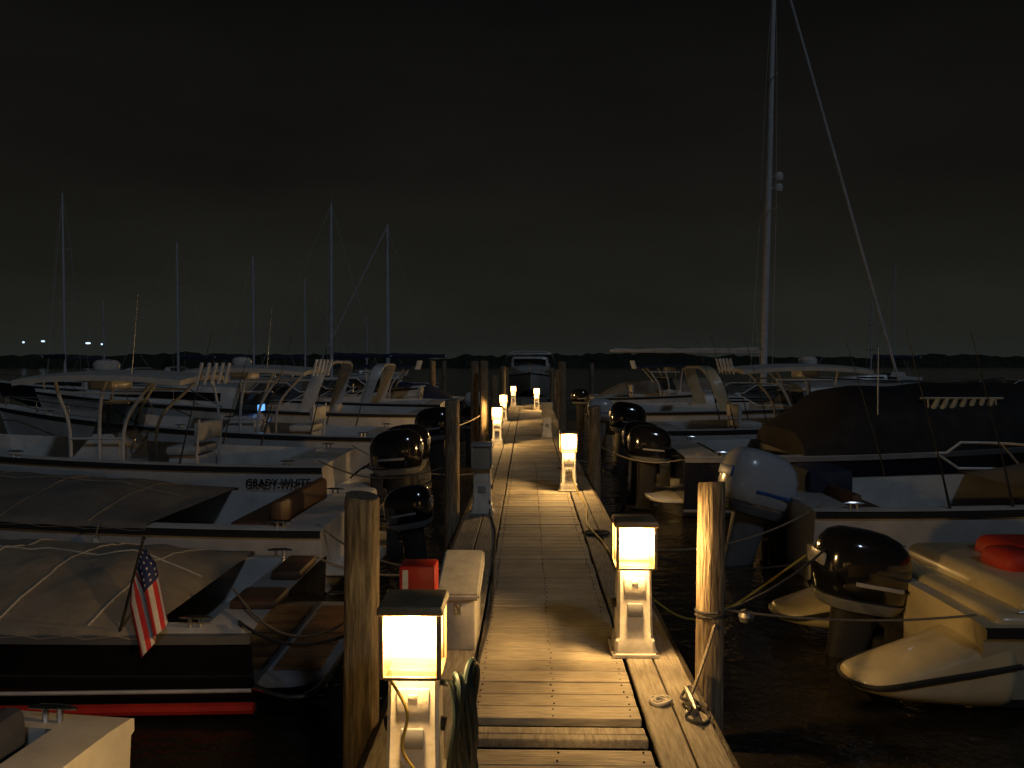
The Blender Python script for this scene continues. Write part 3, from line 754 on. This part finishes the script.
def coil(x,y,r0,n=4,m=ROPE):
    e=root('coiled_rope',(x,y,.014));a=Acc();pts=[]
    for i in range(n*24): 
        t=i/24*2*math.pi;rr=r0-(i/(n*24))*r0*.7;pts.append((rr*math.cos(t),rr*math.sin(t),.004*math.sin(i*.7)+(.0)))
    a.add(*tubeg(pts,.0085,6));a.mk('coil',m,e)
coil(.64,3.82,.055,3,mat('rope_white',(.6,.57,.5),.9,bump=.5,bscale=120))
coil(.66,7.6,.12,5,ROPED)
def line(pts,r=.008,m=ROPE): one('mooring_line','line',pts,r,m,6)
line(curvep([(.77,3.7,.07),(.74,3.82,.03),(.80,3.9,.05),(.76,3.68,.04),(.73,3.64,.012),(.79,3.58,.012),(.84,3.66,.01),(.81,3.77,.03)],6),.008,ROPED)
line(sag((.78,3.78,.06),(1.05,4.42,.22),.02),.009)
line(sag((1.06,4.42,.25),(2.35,6.0,.36),.07),.009,ROPED)
line(sag((1.05,4.45,.27),(2.75,4.9,.10),.05),.007)
line([Vector((1.02+.078*math.cos(t),4.45+.078*math.sin(t),.22+.004*t)) for t in [i*.35 for i in range(34)]],.008,ROPED)
line(sag((-.8,3.65,.4),(-1.75,4.75,.08),.1),.009,ROPED)
line(sag((-.6,6.2,.06),(-1.75,6.4,.08),.12),.009)
line(sag((-.83,3.66,.45),(-1.95,5.2,.15),.18),.008)
line(sag((-.6,6.25,.06),(-1.95,7.3,.15),.16),.009)
line(sag((-.86,9,.5),(-2.7,10.2,.38),.2),.009);line(sag((-.86,9,.45),(-2.05,8.9,.18),.15),.009,ROPED)
line(sag((.77,6.9,.06),(2.9,7.8,.28),.2),.009);line(sag((.95,11.3,.5),(2.4,11.0,.4),.2),.009)
line(sag((.77,6.95,.06),(2.75,6.6,.12),.2),.008,ROPED);line(sag((-.6,11.5,.06),(-2.7,12.1,.38),.2),.009)
line(sag((-.90,16.3,.6),(-2.5,15.6,.4),.2),.009);line(sag((.77,13,.06),(2.4,13,.4),.2),.009)
e=root('mooring_buoy',(1.28,4.66,.16));a=Acc().add(*loftg([sell(0,0,z,r_,r_,2,14) for z,r_ in((-.04,.01),(-.03,.035),(0,.045),(.03,.035),(.04,.01))]));a.mk('float',GALV,e)
# flag
wx,wy=-2.30,4.60
e=root('american_flag',(wx,wy,.04))
top=Vector((.06,-.03,.58));bot=Vector((-.13,.02,-.05));d=(top-bot).normalized()
v,f=tubeg([bot,top],.009,8);mk('flag_pole',v,f,RUB,e)
v,f=loftg([sell(top.x,top.y,top.z+z,r_,r_,2,10) for z,r_ in((-.015,.004),(0,.016),(.015,.004))]);mk('finial',v,f,STEEL,e)
FR=mat('flag_red',(.6,.03,.035),.8);FW=mat('flag_white',(.7,.66,.6),.8);FB=mat('flag_blue',(.02,.03,.12),.8)
V=[];F=[];MI=[];nu,nv=40,39
def fp(u,v):
    base=top-d*(.03+.27*v)
    g=min(1,u*4)
    # cloth drops from the staff and gathers into soft vertical folds, stripes running down the fly
    p=base+Vector((.10*u+.035*g*(1-v)*1.6,-.02*g-.03*u,-.40*u-.03*u*(1-v)))
    fold=math.sin(v*11+.8)*.026*g
    p+=Vector((.012*math.sin(v*11)*g,fold,.012*math.sin(v*7+u*3)*u))
    return p
for i in range(nu+1):
    for j in range(nv+1): V.append(fp(i/nu,j/nv))
for i in range(nu):
    for j in range(nv):
        F.append((i*(nv+1)+j,i*(nv+1)+j+1,(i+1)*(nv+1)+j+1,(i+1)*(nv+1)+j))
        st=j//3; can=i/nu<.4 and st<7
        star=can and (i%3==1) and (j%4==1)
        MI.append(1 if star else 2 if can else (0 if st%2==0 else 1))
mk('flag_cloth',V,F,[FR,FW,FB],e,mi=MI,ang=80)

# ---------------------------------------------------------------- water, shore, sky
W=bpy.data.materials.new('water');W.use_nodes=True;nt=W.node_tree;bb=nt.nodes['Principled BSDF']
bb.inputs['Base Color'].default_value=(.020,.017,.012,1);bb.inputs['Roughness'].default_value=.12;bb.inputs['IOR'].default_value=1.33
tc=nt.nodes.new('ShaderNodeTexCoord')
n1=nt.nodes.new('ShaderNodeTexNoise');n1.inputs['Scale'].default_value=2.2;n1.inputs['Detail'].default_value=5
n2=nt.nodes.new('ShaderNodeTexNoise');n2.inputs['Scale'].default_value=9;n2.inputs['Detail'].default_value=3
ad=nt.nodes.new('ShaderNodeMath');ad.operation='MULTIPLY_ADD';ad.inputs[1].default_value=.3
nt.links.new(tc.outputs['Object'],n1.inputs[0]);nt.links.new(tc.outputs['Object'],n2.inputs[0])
nt.links.new(n2.outputs[0],ad.inputs[0]);nt.links.new(n1.outputs[0],ad.inputs[2])
bp=nt.nodes.new('ShaderNodeBump');bp.inputs['Strength'].default_value=.6;bp.inputs['Distance'].default_value=.08
nt.links.new(ad.outputs[0],bp.inputs['Height']);nt.links.new(bp.outputs[0],bb.inputs['Normal'])
mk('water',[(-900,-300,WZ),(900,-300,WZ),(900,1200,WZ),(-900,1200,WZ)],[(0,1,2,3)],W,smooth=False)

FOL=mat('foliage_dark',(.03,.035,.022),.9,var=.6,scale=.3,bump=1,bscale=2)
V=[];F=[];n=420;rows=5
for i in range(n+1):
    x=-520+1040*i/n
    yb=330+30*math.sin(x*.006)
    h=5.2+1.6*noise.noise(Vector((x*.012,0,0)))+1.5*noise.noise(Vector((x*.07,3,0)))+.9*noise.noise(Vector((x*.35,7,0)))
    prof=[(-12,0),(-10,.6),(-5,.95),(0,1),(12,.0)]
    for k,(dy,q) in enumerate(prof):
        V.append((x+noise.noise(Vector((i*.9,k,1)))*1.2,yb+dy+noise.noise(Vector((i*.5,k,4)))*4,WZ-.3+max(0,h+2*noise.noise(Vector((x*.25,k*3.3,9)))*.6)*q))
for i in range(n):
    for k in range(rows-1): F.append((i*rows+k,(i+1)*rows+k,(i+1)*rows+k+1,i*rows+k+1))
mk('distant_treeline',V,F,FOL,smooth=False)
e=root('shoreline_lights')
EM=mat('distant_lamp',(.8,.85,1),.5,emit=(.6,.8,1),estr=1.6)
a=Acc()
for px,py,s_ in((18,341,.5),(38,340,.8),(84,342,1.1),(98,343,.4),(60,342,.3)):
    Y=300;X=(px-528)*Y/796;Z=1.65+(362-py-1)*Y/796
    a.add(*loftg([sell(X,Y,Z+z,r_*1.5*s_,r_*s_,2,8) for z,r_ in((-.35,.1),(-.2,.6),(.2,.6),(.35,.1))]))
a.mk('cool_lamps',EM,e)

w=bpy.data.worlds.new('World');scene.world=w;w.use_nodes=True;nt=w.node_tree;bg=nt.nodes['Background']
tc=nt.nodes.new('ShaderNodeTexCoord');sp=nt.nodes.new('ShaderNodeSeparateXYZ');nt.links.new(tc.outputs['Generated'],sp.inputs[0])
# uneven thin cloud so the night sky is not a perfect gradient
cn=nt.nodes.new('ShaderNodeTexNoise');cn.inputs['Scale'].default_value=2.2;cn.inputs['Detail'].default_value=6
mpn=nt.nodes.new('ShaderNodeMapping');mpn.inputs['Scale'].default_value=(1,1,3.5)
nt.links.new(tc.outputs['Generated'],mpn.inputs[0]);nt.links.new(mpn.outputs[0],cn.inputs['Vector'])
cm=nt.nodes.new('ShaderNodeMapRange');cm.inputs['From Min'].default_value=.3;cm.inputs['From Max'].default_value=.7;cm.inputs['To Min'].default_value=.75;cm.inputs['To Max'].default_value=1.25
nt.links.new(cn.outputs['Fac'],cm.inputs['Value'])
r=nt.nodes.new('ShaderNodeValToRGB');el=r.color_ramp.elements
el[0].position=0;el[0].color=(.0150,.0175,.0150,1);el[1].position=1;el[1].color=(.0028,.0028,.0031,1)
for p_,c in((.03,(.0140,.0148,.0122)),(.10,(.0112,.0110,.0088)),(.22,(.0068,.0064,.0054)),(.42,(.0036,.0035,.0034))):
    k=el.new(p_);k.color=(*c,1)
nt.links.new(sp.outputs['Z'],r.inputs[0]);nt.links.new(r.outputs[0],bg.inputs[0]);nt.links.new(cm.outputs[0],bg.inputs[1])
S=bpy.data.lights.new('moon_fill','SUN');S.energy=.19;S.color=(.66,.80,1);S.angle=R(4)  # dim cool fill in place of moonlight, added to lift the boats
o=bpy.data.objects.new('moonlight_fill',S);scene.collection.objects.link(o);o.rotation_euler=(R(50),0,R(25))

# ---------------------------------------------------------------- camera
c=bpy.data.cameras.new('camera');c.lens=28;c.sensor_width=36;c.clip_end=3000
co=bpy.data.objects.new('camera',c);scene.collection.objects.link(co)
co.location=(0,0,1.65);co.rotation_euler=(R(90-1.58),0,R(1.15));scene.camera=co
